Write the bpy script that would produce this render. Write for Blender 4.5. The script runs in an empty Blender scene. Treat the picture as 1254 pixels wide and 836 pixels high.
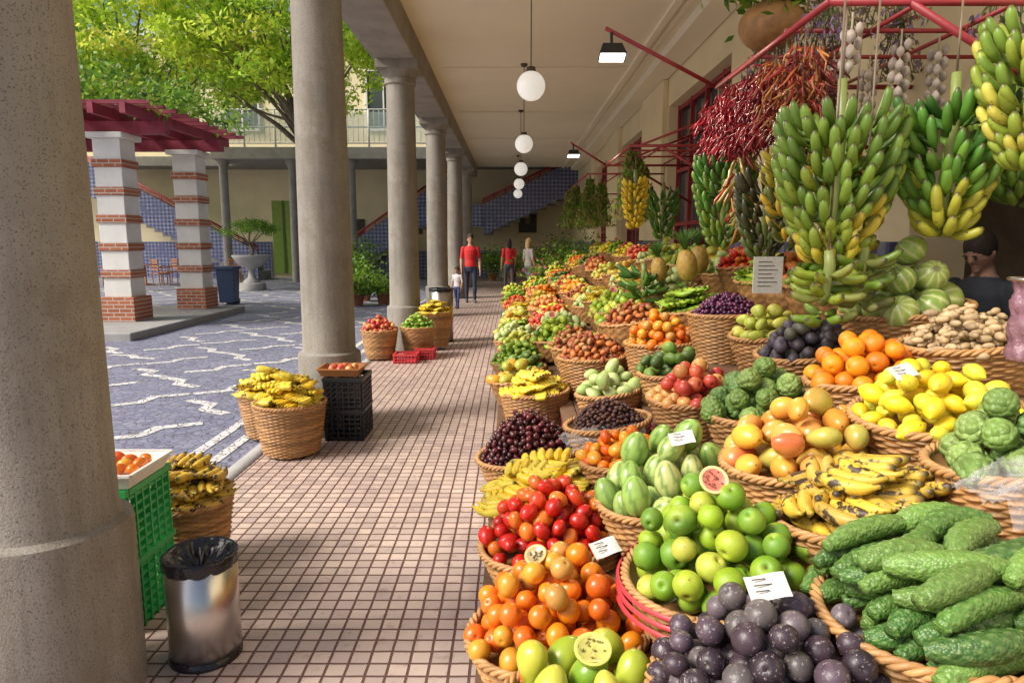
import bpy, math, random, numpy as np
from mathutils import Vector, Matrix
rng=np.random.default_rng(11); random.seed(5)
PI=math.pi
sc=bpy.context.scene
sc.view_settings.view_transform='Standard'; sc.view_settings.look='None'; sc.view_settings.exposure=0
# ---------------------------------------------------------------- mesh helpers
class MB:
    def __init__(s): s.v=[];s.f=[];s.c=[];s.n=0
    def add(s,v,f,col=(1,1,1),mat=0):
        v=np.asarray(v,float).reshape(-1,3)
        c=np.broadcast_to(np.asarray(col,float),(len(v),3))
        s.v.append(v);s.c.append(c)
        if isinstance(f,np.ndarray): f=[f]
        for a in f: s.f.append((np.asarray(a,int)+s.n,mat))
        s.n+=len(v)
    def mesh(s,name,mats,smooth=True):
        me=bpy.data.meshes.new(name)
        V=np.concatenate(s.v);C=np.clip(np.concatenate(s.c),0,1)
        me.vertices.add(len(V));me.vertices.foreach_set('co',V.astype(np.float32).ravel())
        loops=np.concatenate([a.ravel() for a,_ in s.f])
        tot=np.concatenate([np.full(len(a),a.shape[1]) for a,_ in s.f])
        mi=np.concatenate([np.full(len(a),m) for a,m in s.f])
        st=np.concatenate([[0],np.cumsum(tot)[:-1]])
        me.loops.add(len(loops));me.loops.foreach_set('vertex_index',loops.astype(np.int32))
        me.polygons.add(len(tot));me.polygons.foreach_set('loop_start',st.astype(np.int32))
        me.polygons.foreach_set('loop_total',tot.astype(np.int32))
        me.polygons.foreach_set('material_index',mi.astype(np.int32))
        me.update(calc_edges=True)
        at=me.color_attributes.new('Col','FLOAT_COLOR','POINT')
        at.data.foreach_set('color',np.hstack([C,np.ones((len(C),1))]).astype(np.float32).ravel())
        for m in (mats if isinstance(mats,(list,tuple)) else [mats]): me.materials.append(m)
        me.polygons.foreach_set('use_smooth',np.full(len(tot),smooth))
        me.update();return me
    def obj(s,name,mats,smooth=True,parent=None,loc=(0,0,0),bevel=0):
        ob=bpy.data.objects.new(name,s.mesh(name,mats,smooth));sc.collection.objects.link(ob)
        ob.location=loc
        if parent: ob.parent=parent
        if bevel:
            b=ob.modifiers.new('b','BEVEL');b.width=bevel;b.segments=2;b.limit_method='ANGLE'
        return ob
def group(name,loc=(0,0,0),rot=(0,0,0)):
    e=bpy.data.objects.new(name,None);sc.collection.objects.link(e);e.location=loc;e.rotation_euler=rot;e.empty_display_size=.1
    return e
def gridf(nr,n,wrap=True):
    i=np.arange(nr-1)[:,None];j=np.arange(n if wrap else n-1)[None,:];j2=(j+1)%n
    return np.stack([i*n+j,i*n+j2,(i+1)*n+j2,(i+1)*n+j],-1).reshape(-1,4)
def revolve(prof,n=24,rf=None):
    p=np.array(prof,float);t=np.arange(n)/n*2*PI
    v=np.stack([p[:,0:1]*np.cos(t),p[:,0:1]*np.sin(t),np.repeat(p[:,1:2],n,1)],-1)
    return v.reshape(-1,3),gridf(len(p),n)
def ball(n=16,m=10):
    ph=np.linspace(-PI/2,PI/2,m);return revolve(np.stack([np.maximum(np.cos(ph),2e-3),np.sin(ph)],1),n)
def tube(pts,rad,n=8,cap=True,ell=None):
    P=np.array(pts,float);k=len(P);rad=np.broadcast_to(np.asarray(rad,float),(k,)).copy()
    T=np.gradient(P,axis=0);T/=np.linalg.norm(T,axis=1)[:,None]+1e-9
    up=np.array([0,0,1.]) if abs(T[0][2])<.9 else np.array([1.,0,0])
    U=np.cross(T[0],up);U/=np.linalg.norm(U);Us=[]
    for i in range(k):
        U=U-T[i]*U.dot(T[i]);U/=np.linalg.norm(U)+1e-9;Us.append(U)
    U=np.array(Us);W=np.cross(T,U)
    if cap:
        P=np.vstack([P[:1],P,P[-1:]]);rad=np.concatenate([[1e-4],rad,[1e-4]]);U=np.vstack([U[:1],U,U[-1:]]);W=np.vstack([W[:1],W,W[-1:]])
    t=np.arange(n)/n*2*PI
    v=P[:,None,:]+rad[:,None,None]*(np.cos(t)[None,:,None]*U[:,None,:]+np.sin(t)[None,:,None]*W[:,None,:])
    return v.reshape(-1,3),gridf(len(P),n)
BF=np.array([[0,3,2,1],[4,5,6,7],[0,1,5,4],[1,2,6,5],[2,3,7,6],[3,0,4,7]])
def boxv(x0,x1,y0,y1,z0,z1):
    return np.array([[x0,y0,z0],[x1,y0,z0],[x1,y1,z0],[x0,y1,z0],[x0,y0,z1],[x1,y0,z1],[x1,y1,z1],[x0,y1,z1]],float)
def box(mb,x0,x1,y0,y1,z0,z1,col=(1,1,1),mat=0): mb.add(boxv(x0,x1,y0,y1,z0,z1),BF,col,mat)
def rotz(v,a):
    c,s=math.cos(a),math.sin(a);v=np.asarray(v);return np.stack([v[:,0]*c-v[:,1]*s,v[:,0]*s+v[:,1]*c,v[:,2]],1)
def bar(mb,a,b,r=.015,col=(1,1,1),mat=0,n=8): v,f=tube([a,b],[r,r],n);mb.add(v,f,col,mat)
# ---------------------------------------------------------------- materials
def nd(nt,t,**k):
    n=nt.nodes.new(t)
    for a,b in k.items(): setattr(n,a,b)
    return n
def mixc(nt,fac,a,b,mode='MIX'):
    m=nd(nt,'ShaderNodeMix',data_type='RGBA',blend_type=mode)
    for i,x in ((0,fac),(6,a),(7,b)):
        if isinstance(x,bpy.types.NodeSocket): nt.links.new(x,m.inputs[i])
        elif i==0: m.inputs[0].default_value=x
        else: m.inputs[i].default_value=(*x,1)
    return m.outputs[2]
def noise(nt,co,scale,detail=3,rough=.6):
    n=nd(nt,'ShaderNodeTexNoise');n.inputs['Scale'].default_value=scale;n.inputs['Detail'].default_value=detail;n.inputs['Roughness'].default_value=rough
    nt.links.new(co,n.inputs['Vector']);return n.outputs['Fac']
def ramp(nt,fac,a,b):
    r=nd(nt,'ShaderNodeMapRange');r.inputs[1].default_value=a;r.inputs[2].default_value=b;nt.links.new(fac,r.inputs[0]);return r.outputs[0]
def base(name):
    m=bpy.data.materials.new(name);m.use_nodes=True;nt=m.node_tree;b=nt.nodes['Principled BSDF'];co=nd(nt,'ShaderNodeTexCoord').outputs['Object'];return m,nt,b,co
def bumpn(nt,b,h,st,dist=.01,prev=None):
    bn=nd(nt,'ShaderNodeBump');bn.inputs['Strength'].default_value=st;bn.inputs['Distance'].default_value=dist;nt.links.new(h,bn.inputs['Height'])
    if prev is not None: nt.links.new(prev,bn.inputs['Normal'])
    nt.links.new(bn.outputs[0],b.inputs['Normal']);return bn.outputs[0]
def M(name,col=(.5,.5,.5),rough=.6,attr=False,ns=6,na=.25,bs=40,bump=.15,bd=.01,spot=None,ss=30,st=.62,metal=0,coat=0,vor=None,stain=None,emit=0,alpha=1,streak=None):
    m,nt,b,co=base(name)
    if attr:
        a=nd(nt,'ShaderNodeAttribute',attribute_name='Col');c=a.outputs['Color']
    else:
        r=nd(nt,'ShaderNodeRGB');r.outputs[0].default_value=(*col,1);c=r.outputs[0]
    f=noise(nt,co,ns,4);f=ramp(nt,f,.3,.7)
    c=mixc(nt,f,c,mixc(nt,1,c,(1-na,1-na,1-na),'MULTIPLY'))
    if streak:
        mp=nd(nt,'ShaderNodeMapping');mp.inputs['Scale'].default_value=(1,1,.12);nt.links.new(co,mp.inputs[0])
        f4=ramp(nt,noise(nt,mp.outputs[0],7,5,.7),.45,.75);c=mixc(nt,f4,c,mixc(nt,1,c,streak,'MULTIPLY'))
    if stain:
        f2=ramp(nt,noise(nt,co,stain[1],5,.7),stain[2],stain[2]+.15);c=mixc(nt,f2,c,stain[0])
    if spot:
        f3=ramp(nt,noise(nt,co,ss,3),st,st+.06);c=mixc(nt,f3,c,spot)
    nt.links.new(c,b.inputs['Base Color'])
    b.inputs['Roughness'].default_value=rough;b.inputs['Metallic'].default_value=metal;b.inputs['Coat Weight'].default_value=coat
    b.inputs['Alpha'].default_value=alpha
    if vor:
        vn=nd(nt,'ShaderNodeTexVoronoi');vn.inputs['Scale'].default_value=vor;nt.links.new(co,vn.inputs['Vector']);h=vn.outputs['Distance']
        bumpn(nt,b,h,1,-bd)
    elif bump: bumpn(nt,b,noise(nt,co,bs,4),bump,bd)
    if emit: b.inputs['Emission Color'].default_value=(1,.97,.9,1);b.inputs['Emission Strength'].default_value=emit
    return m
m_concrete=M('concrete',(.34,.315,.28),.85,ns=2.2,na=.3,bs=60,bump=.5,bd=.006,stain=((.22,.19,.15),2.6,.55),spot=(.15,.135,.12),ss=90,st=.64)
m_column=M('speckled_concrete',(.31,.285,.25),.85,ns=1.7,na=.35,bs=120,bump=.7,bd=.005,stain=((.18,.148,.112),2.0,.54),spot=(.12,.10,.08),ss=150,st=.57,streak=(.62,.56,.48))
m_stone=M('kerb_stone',(.36,.35,.34),.85,ns=3,bump=.4)
m_cream=M('cream_plaster',(.86,.74,.48),.85,ns=1.2,na=.12,bs=30,bump=.1,stain=((.7,.58,.38),1.1,.66))
m_cream2=M('cream_ceiling',(.93,.85,.67),.8,ns=.8,na=.07,bs=15,bump=.05,stain=((.84,.74,.55),.7,.6))
m_white=M('white_paint',(.78,.76,.71),.7,ns=3,na=.15,bump=.1)
m_red=M('red_painted_steel',(.36,.03,.04),.45,ns=10,na=.3,bump=.1,spot=(.12,.03,.02),ss=40,st=.68)
m_perg=M('red_painted_timber',(.32,.03,.06),.6,ns=5,na=.4,bump=.2)
m_maroon=M('maroon_wood',(.25,.03,.04),.6,ns=6,na=.35,bump=.2)
m_wood=M('shelf_wood',(.2,.11,.06),.7,ns=5,na=.5,bump=.3)
m_wicker=M('wicker',rough=.5,attr=True,ns=18,na=.4,bs=150,bump=.3,bd=.003)
m_black=M('black_plastic',(.015,.016,.02),.4,ns=6,bump=.1)
m_steel=M('brushed_steel',(.6,.57,.54),.3,ns=3,na=.15,bs=60,bump=.03,metal=1)
m_green=M('green_plastic',(.02,.36,.08),.4,ns=5,na=.2,bump=.05)
m_blue=M('blue_plastic',(.03,.06,.14),.5,ns=5,bump=.05)
m_redp=M('red_plastic',(.6,.05,.06),.4,ns=5,na=.2,bump=.05)
m_glass=M('window_glass',(.09,.105,.11),.08,ns=1,na=.4,bump=0)
m_dark=M('dark_interior',(.10,.08,.06),.8)
m_globe=M('opal_globe',(.85,.85,.83),.3,na=.02,bump=0,emit=.45)
m_paper=M('paper',(.7,.69,.65),.7,ns=40,na=.2,bump=.02)
m_film=M('clear_plastic_film',(.75,.74,.76),.12,ns=20,na=.1,bs=18,bump=.6,bd=.02,alpha=.2)
m_pink=M('pinkish_bag_roll',(.34,.17,.22),.3,ns=12,na=.5,bs=25,bump=.6,bd=.02,alpha=.8)
m_attr=M('painted',rough=.6,attr=True,ns=8,na=.2,bump=.1)
m_bark=M('bark',(.24,.19,.13),.9,ns=12,na=.5,bs=25,bump=.8,bd=.03)
F_smooth=M('fruit_glossy',rough=.32,attr=True,ns=14,na=.22,bs=120,bump=.08,bd=.003,coat=.06,spot=(.22,.1,.02),ss=110,st=.68)
F_melon=M('melon_skin',rough=.32,attr=True,ns=10,na=.2,bs=60,bump=.05,bd=.003,coat=.1)
F_peel=M('fruit_peel',rough=.45,attr=True,ns=14,na=.28,bs=420,bump=.35,bd=.002,spot=(.25,.16,.04),ss=80,st=.66)
F_matte=M('fruit_matte',rough=.55,attr=True,ns=22,na=.4,bs=90,bump=.25,bd=.004,spot=(.26,.2,.17),ss=110,st=.66)
F_pass=M('passion_fruit_skin',rough=.42,attr=True,ns=22,na=.4,bs=90,bump=.25,bd=.004,spot=(.3,.25,.26),ss=120,st=.60)
F_bump=M('fruit_knobbly',rough=.5,attr=True,ns=20,na=.35,vor=48,bd=.012)
F_ban=M('banana_skin',rough=.42,attr=True,ns=16,na=.18,bs=60,bump=.1,bd=.003,spot=(.13,.08,.02),ss=60,st=.64)
F_bruise=M('bruised_banana',rough=.5,attr=True,ns=16,na=.3,bs=60,bump=.15,bd=.004,spot=(.05,.03,.015),ss=24,st=.54)
def leafmat(name,tr=.55):
    m,nt,b,co=base(name);a=nd(nt,'ShaderNodeAttribute',attribute_name='Col')
    nt.links.new(a.outputs[0],b.inputs['Base Color']);b.inputs['Roughness'].default_value=.5
    t=nd(nt,'ShaderNodeBsdfTranslucent');nt.links.new(a.outputs[0],t.inputs[0]);mx=nd(nt,'ShaderNodeMixShader');mx.inputs[0].default_value=tr
    nt.links.new(b.outputs[0],mx.inputs[1]);nt.links.new(t.outputs[0],mx.inputs[2]);nt.links.new(mx.outputs[0],nt.nodes['Material Output'].inputs[0]);return m
m_leaf=leafmat('leaf')
def tilemat():
    m,nt,b,co=base('walkway_tiles')
    wp=nd(nt,'ShaderNodeTexNoise');wp.inputs['Scale'].default_value=9;nt.links.new(co,wp.inputs['Vector'])
    vs=nd(nt,'ShaderNodeVectorMath',operation='MULTIPLY_ADD');nt.links.new(wp.outputs['Color'],vs.inputs[0]);vs.inputs[1].default_value=(.006,.006,0);nt.links.new(co,vs.inputs[2])
    br=nd(nt,'ShaderNodeTexBrick');br.offset=0;br.squash=1
    for k,v in (('Scale',1),('Brick Width',.078),('Row Height',.078),('Mortar Size',.0062),('Mortar Smooth',.3),('Bias',0)): br.inputs[k].default_value=v
    br.inputs['Color1'].default_value=(.64,.51,.42,1);br.inputs['Color2'].default_value=(.46,.37,.32,1);br.inputs['Mortar'].default_value=(.14,.07,.055,1)
    nt.links.new(vs.outputs[0],br.inputs['Vector'])
    f=ramp(nt,noise(nt,co,1.3,5,.65),.35,.7);c=mixc(nt,f,br.outputs['Color'],mixc(nt,1,br.outputs['Color'],(.78,.74,.8),'MULTIPLY'))
    f=ramp(nt,noise(nt,co,14,3),.58,.75);c=mixc(nt,f,c,mixc(nt,1,c,(.68,.62,.58),'MULTIPLY'))
    f=ramp(nt,noise(nt,co,60,2),.7,.76);c=mixc(nt,f,c,(.14,.1,.08))
    nt.links.new(c,b.inputs['Base Color']);r=ramp(nt,noise(nt,co,5),.2,.8);
    mr=nd(nt,'ShaderNodeMapRange');mr.inputs[3].default_value=.3;mr.inputs[4].default_value=.6;nt.links.new(r,mr.inputs[0]);nt.links.new(mr.outputs[0],b.inputs['Roughness'])
    inv=nd(nt,'ShaderNodeMath',operation='SUBTRACT');inv.inputs[0].default_value=1;nt.links.new(br.outputs['Fac'],inv.inputs[1])
    bumpn(nt,b,inv.outputs[0],.8,.006);return m
m_tile=tilemat()
def cobble(name,c1,c2,scale=14):
    m,nt,b,co=base(name)
    v=nd(nt,'ShaderNodeTexVoronoi');v.inputs['Scale'].default_value=scale;nt.links.new(co,v.inputs['Vector'])
    e=nd(nt,'ShaderNodeTexVoronoi',feature='DISTANCE_TO_EDGE');e.inputs['Scale'].default_value=scale;nt.links.new(co,e.inputs['Vector'])
    s=nd(nt,'ShaderNodeSeparateColor');nt.links.new(v.outputs['Color'],s.inputs[0])
    c=mixc(nt,s.outputs[0],c1,c2);f=ramp(nt,e.outputs[0],.02,.07);c=mixc(nt,f,(.11,.105,.12),c)
    f=ramp(nt,noise(nt,co,.6,4),.35,.7);c=mixc(nt,f,c,mixc(nt,1,c,(.8,.8,.85),'MULTIPLY'))
    nt.links.new(c,b.inputs['Base Color']);b.inputs['Roughness'].default_value=.55;bumpn(nt,b,e.outputs[0],.5,.01);return m
m_cob=cobble('basalt_cobbles',(.19,.20,.29),(.30,.305,.4))
m_cobw=cobble('white_cobbles',(.85,.83,.79),(.7,.68,.65))
def azul():
    m,nt,b,co=base('blue_azulejo_tiles')
    mp=nd(nt,'ShaderNodeMapping');mp.inputs['Location'].default_value=(.013,.021,.017);mp.inputs['Rotation'].default_value=(0,PI/4,0);nt.links.new(co,mp.inputs[0])
    ck=nd(nt,'ShaderNodeTexChecker');ck.inputs['Scale'].default_value=9;nt.links.new(mp.outputs[0],ck.inputs[0]);ck.inputs[1].default_value=(.06,.07,.2,1);ck.inputs[2].default_value=(.3,.32,.42,1)
    f=ramp(nt,noise(nt,co,3),.4,.7);c=mixc(nt,f,ck.outputs[0],(.13,.14,.26));nt.links.new(c,b.inputs['Base Color']);b.inputs['Roughness'].default_value=.3;return m
m_azul=azul()
# ---------------------------------------------------------------- setting
g=MB();g.add([[-150,-60,-.03],[150,-60,-.03],[150,240,-.03],[-150,240,-.03]],np.array([[0,1,2,3]]));g.obj('ground',m_stone)
g=MB();g.add([[-32,-4,-.004],[-1.9,-4,-.004],[-1.9,33,-.004],[-32,33,-.004]],np.array([[0,1,2,3]]));g.obj('plaza_cobblestones',m_cob)
g=MB();g.add([[-1.9,-4,.0],[4.6,-4,.0],[4.6,31,.0],[-1.9,31,.0]],np.array([[0,1,2,3]]));g.obj('walkway',m_tile)
g=MB();box(g,-2.02,-1.9,-4,31,-.03,.006);g.obj('walkway_kerb',m_stone)
mb=MB()
def strip(pl,w):
    P=np.array(pl,float);n=len(P);L=[];R=[]
    for i in range(n):
        d0=P[i]-P[i-1] if i>0 else P[1]-P[0];d1=P[i+1]-P[i] if i<n-1 else P[i]-P[i-1]
        d0=d0/np.linalg.norm(d0);d1=d1/np.linalg.norm(d1);n0=np.array([-d0[1],d0[0]]);n1=np.array([-d1[1],d1[0]]);mm=n0+n1;mm/=np.linalg.norm(mm);s=w/2/max(.5,mm.dot(n0))
        L.append(P[i]+mm*s);R.append(P[i]-mm*s)
    v=np.array([[*a,0] for p in zip(L,R) for a in p]);f=np.array([[2*i,2*i+1,2*i+3,2*i+2] for i in range(n-1)]);return v,f
for xx in (-2.2,-2.42):
    mb.add([[xx-.045,-4,.001],[xx+.045,-4,.001],[xx+.045,31,.001],[xx-.045,31,.001]],np.array([[0,1,2,3]]))
for i in range(32):
    for j in range(36):
        x=-3.0-i*.74-(j%2)*.1;y=-.5+j*.88+(i%2)*.3
        if x<-5.9 and y>10.4 and y<16.3: continue
        a=rng.normal(0,.12)
        s=1 if (i+j)%2 else -1
        pl=np.array([[-.34,-.22*s],[-.02,-.10*s],[.02,.10*s],[.34,.22*s]])*[.95,1.2]
        c,sn=math.cos(a),math.sin(a);pl=np.stack([pl[:,0]*c-pl[:,1]*sn+x,pl[:,0]*sn+pl[:,1]*c+y],1)+rng.normal(0,.012,(4,2))
        v,f=strip(pl,.115);v[:,2]=.001;mb.add(v,f)
mb.obj('plaza_mosaic_pattern',m_cobw)
mb=MB();box(mb,-22,-6.2,11,15.8,-.03,.13);mb.obj('pergola_platform',m_stone,bevel=.02,smooth=False)
def column(y,hi=56):
    p=[(.27,0),(.27,.62),(.265,.64),(.235,.655),(.226,.68),(.222,1.4),(.212,2.6),(.202,3.75),(.202,3.8),(.225,3.82),(.225,3.88),(.215,3.9),(.25,3.96),(.29,4.0)]
    mb=MB();v,f=revolve(p,hi);mb.add(v,f)
    box(mb,-.3,.3,-.3,.3,4.0,4.12)
    o=mb.obj('column',m_column,loc=(-1.61,y,.002));o.rotation_euler[2]=y
    o.rotation_euler[2]=0
    e=o.modifiers.new('e','EDGE_SPLIT');e.split_angle=math.radians(35)
for y in (2.24,5.95,10.25,14.85,19.6,24.4): column(y)
roof=group('arcade_roof')
R0=2.6
mb=MB();box(mb,-1.9,-1.36,1.5,27.5,4.122,4.52);mb.obj('beam',m_concrete,parent=roof,bevel=.015,smooth=False)
mb=MB();box(mb,-1.36,2.7,R0,27.5,4.5,4.75);mb.obj('ceiling',m_cream2,parent=roof,smooth=False)
mb=MB();box(mb,1.95,2.05,R0,27.4,4.44,4.498);box(mb,2.12,2.18,R0,27.4,4.46,4.499);box(mb,2.3,2.68,R0,27.4,4.36,4.497)
for y in (8,12,16,20,24): box(mb,-1.2,1.95,y,y+.03,4.485,4.497)
mb.obj('cornice',m_cream2,parent=roof,bevel=.01,smooth=False)
mb=MB();box(mb,-2.2,-1.9,1.5,27.5,4.45,4.9);mb.obj('fascia',m_concrete,parent=roof,smooth=False,bevel=.01)
W=group('market_hall_wall')
mb=MB();op=[(8.8,12.2),(14.2,17.2),(19.2,22.2)]
ys=[4.7]+[q for o in op for q in o]+[31]
for i in range(0,len(ys),2): box(mb,2.7,3.1,ys[i],ys[i+1],0,3.9)
box(mb,2.7,3.1,-1,2.3,0,3.9);box(mb,2.7,3.1,2.3,4.7,2.35,3.9)
box(mb,2.7,3.1,-1,31,3.9,4.6)
for a,b in op: box(mb,2.7,3.1,a,b,0,.95)
mb.obj('wall',m_cream,parent=W,smooth=False)
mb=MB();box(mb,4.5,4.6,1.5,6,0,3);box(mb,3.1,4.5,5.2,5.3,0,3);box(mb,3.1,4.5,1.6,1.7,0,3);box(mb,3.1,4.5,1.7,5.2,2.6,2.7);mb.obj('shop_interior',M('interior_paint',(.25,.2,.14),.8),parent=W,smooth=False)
mb=MB()
for i in range(1,4): box(mb,2.6,2.7,ys[2*i]+.05,ys[2*i+1]-.05 if ys[2*i+1]<30 else ys[2*i]+1,1.62,4.35)
mb.obj('pilasters',m_cream,parent=W,smooth=False,bevel=.01)
mb=MB()
for i in range(0,len(ys),2): box(mb,2.58,2.698,ys[i]+.01,ys[i+1]-.01,.3,1.6)
mb.obj('tile_dado',m_azul,parent=W,smooth=False)
mb=MB();mg=MB()
for a,b in op:
    for k in range(5):
        y=a+(b-a)*k/4;box(mb,2.86,2.92,y-.03,y+.03,.95,3.9)
    for z in (.98,1.9,2.8,3.3,3.85): box(mb,2.865,2.915,a,b,z-.03,z+.03)
    box(mg,2.94,2.96,a,b,.95,3.9)
mb.obj('window_frames',m_red,parent=W,smooth=False);mg.obj('window_panes',m_glass,parent=W,smooth=False)
for y in (7.5,11.8,15.8,19.8,23.8):
    mb=MB();v,f=ball(32,20);mb.add(v*.15,f,mat=0);v,f=revolve([(.002,.19),(.045,.19),(.05,.15),(.05,.135),(.002,.13)],16);mb.add(v,f,mat=1)
    bar(mb,(0,0,.18),(0,0,1.275),.006,mat=1);v,f=revolve([(.002,1.278),(.06,1.275),(.05,1.24),(.002,1.22)],16);mb.add(v,f,mat=1)
    mb.obj('globe_pendant_lamp',[m_globe,m_dark],loc=(.2,y,3.22))
# ---------------------------------------------------------------- courtyard buildings
B=group('courtyard_building')
mb=MB();box(mb,-30,6,31,31.4,0,10.5)
mb.obj('wall',m_cream,parent=B,smooth=False)
mb=MB();box(mb,-11.6,-1.9,27,31,4.75,5.2);box(mb,-1.9,6,27.5,31,4.76,5.15);box(mb,-30,-11.6,29.5,31,4.75,5.15);mb.obj('gallery_slab',m_concrete,parent=B,smooth=False,bevel=.02)
mb=MB()
for x in (-11.3,-8.6,-6.3,-3.9):
    v,f=revolve([(.17,0),(.16,4.5),(.24,4.6),(.24,4.75)],20);mb.add(v+[x,27.4,0],f)
mb.obj('gallery_columns',m_concrete,parent=B)
mb=MB()
for x in np.arange(-11.5,-1.9,1.2): bar(mb,(x,27.1,5.2),(x,27.1,6.6),.04)
for z in (5.35,5.95,6.6): bar(mb,(-11.5,27.1,z),(-1.9,27.1,z),.03)
for x in np.arange(-11.5,-1.9,.2): bar(mb,(x,27.1,5.35),(x,27.1,6.6),.012,n=5)
mb.obj('gallery_railing',m_white,parent=B)
mb=MB()
for x in np.arange(-11.5,-2.2,1.2): box(mb,x+.05,x+1.15,27.06,27.07,5.4,6.5)
mb.obj('glass_balustrade',M('balustrade_glass',(.6,.7,.68),.05,bump=0,alpha=.3),parent=B,smooth=False)
mb=MB();mg=MB()
for x in np.arange(-28,-2,3.1):
    box(mb,x-.08,x+1.48,30.9,30.998,6.4,6.5);box(mb,x-.08,x+1.48,30.9,30.998,8.9,9);box(mb,x-.08,x,30.9,30.998,6.5,8.9);box(mb,x+1.4,x+1.48,30.9,30.998,6.5,8.9);box(mb,x+.67,x+.73,30.92,30.998,6.5,8.9)
    box(mg,x,x+1.4,30.97,30.995,6.5,8.9)
box(mb,-30,6,30.7,30.998,10.3,10.6)
mb.obj('window_frames',m_white,parent=B,smooth=False);mg.obj('window_panes',m_glass,parent=B,smooth=False)
mb=MB();box(mb,-10.7,-9.7,30.93,30.995,.2,3.4,col=(.25,.38,.06));box(mb,-10.25,-10.15,30.9,30.93,.2,3.4,col=(.1,.16,.03));mb.obj('green_door',m_attr,parent=B,smooth=False)
mb=MB();box(mb,-8.5,-6.6,30.93,30.995,0,2.6);mb.obj('doorway',m_dark,parent=B,smooth=False)
mb=MB();box(mb,-30,-10.8,30.94,30.996,0,1.6);box(mb,-9.6,-8.6,30.94,30.996,0,1.6);box(mb,-6.5,-.6,30.94,30.996,0,1.2);mb.obj('tile_dado',m_azul,parent=B,smooth=False)
def stair(name,x0,z0,x1,z1,y0,y1,par=1.0):
    S=group(name);mb=MB()
    q=[[x0,z0],[x1,z1-.35],[x1,z1+par],[x0,z0+par]]
    v=np.array([[a[0],y0,max(a[1],0)] for a in q]+[[a[0],y0+.15,max(a[1],0)] for a in q]);v[0,2]=max(0,z0-.35);v[4,2]=v[0,2]
    mb.add(v,np.array([[0,1,2,3],[7,6,5,4],[3,2,6,7],[0,3,7,4],[1,5,6,2],[0,4,5,1]]));mb.obj('tiled_parapet',m_azul,parent=S,smooth=False)
    mb=MB();n=max(3,int(abs(z1-z0)/.17))
    for i in range(n):
        xa=x0+(x1-x0)*i/n;xb=x0+(x1-x0)*(i+1)/n;zt=z0+(z1-z0)*(i+1)/n;box(mb,min(xa,xb),max(xa,xb),y0+.16,y1,max(0,zt-.5),zt)
    mb.obj('steps',m_stone,parent=S,smooth=False)
    mb=MB();a=(x0,y0+.07,z0+par+.22);b=(x1,y0+.07,z1+par+.22);bar(mb,a,b,.045)
    for k in range(2): bar(mb,(x0,y0+.07,z0+par+.08*k+.04),(x1,y0+.07,z1+par+.08*k+.04),.018)
    for t in np.linspace(0,1,10):
        x=x0+(x1-x0)*t;z=z0+(z1-z0)*t+par-.05;bar(mb,(x,y0+.07,z),(x,y0+.07,z+.27),.018)
    mb.obj('handrail',m_red,parent=S)
stair('staircase',-10.6,.2,-17.5,3.9,28.6,30.2)
stair('staircase',-7.4,.1,-2.3,3.5,28.8,30.3)
stair('staircase',-1.2,2.2,3.0,4.2,28.6,30.4,.9)
mb=MB();box(mb,-4,-1.2,28.55,28.7,2.2,3.1);mb.obj('landing_parapet',m_azul,smooth=False)
mb=MB();box(mb,.3,1.1,30.86,30.93,2.0,3.05,col=(.12,.06,.03));box(mb,.38,1.02,30.85,30.858,2.08,2.97,col=(.05,.06,.05));v,f=ball(10,8)
mb.add(v*[.12,.004,.2]+[.7,30.846,2.55],f,col=(.3,.18,.1));mb.obj('framed_painting',m_attr,smooth=False)
P=group('pergola')
def brickmat():
    m,nt,b,co=base('bricks');mp=nd(nt,'ShaderNodeMapping');mp.inputs['Rotation'].default_value=(PI/2,0,0);nt.links.new(co,mp.inputs[0])
    br=nd(nt,'ShaderNodeTexBrick');nt.links.new(mp.outputs[0],br.inputs[0])
    for k,v in (('Scale',1),('Brick Width',.22),('Row Height',.075),('Mortar Size',.008)): br.inputs[k].default_value=v
    br.inputs['Color1'].default_value=(.45,.15,.07,1);br.inputs['Color2'].default_value=(.33,.1,.05,1);br.inputs['Mortar'].default_value=(.5,.45,.38,1)
    nt.links.new(br.outputs[0],b.inputs[0]);b.inputs['Roughness'].default_value=.8;return m
m_brick=brickmat()
def pillar(x,y):
    mb=MB();mr=MB();z=.13
    box(mr,x-.32,x+.32,y-.32,y+.32,z,z+.45);z+=.45
    while z<3.25:
        box(mb,x-.25,x+.25,y-.25,y+.25,z,z+.36);z+=.36
        if z<3.2: box(mr,x-.28,x+.28,y-.28,y+.28,z,z+.14);z+=.14
    box(mb,x-.34,x+.34,y-.34,y+.34,z,z+.1)
    mb.obj('pillar_render',m_white,parent=P,smooth=False,bevel=.01);mr.obj('pillar_bricks',m_brick,parent=P,smooth=False,bevel=.008);return z+.1
for x,y in ((-7.3,12.9),(-7.05,15.3),(-12,12.9),(-12,15.3)): zt=pillar(x,y)
mb=MB()
for y in (12.9,15.3):
    box(mb,-13.5,-6.3,y-.09,y+.09,zt,zt+.22)
for x in np.arange(-13.2,-6.5,.55): box(mb,x-.05,x+.05,12.0,16.3,zt+.222,zt+.4)
for y in np.arange(12.2,16.3,.45): box(mb,-13.6,-6.2,y-.035,y+.035,zt+.402,zt+.47)
mb.obj('pergola_beams',m_perg,parent=P,smooth=False)
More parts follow.
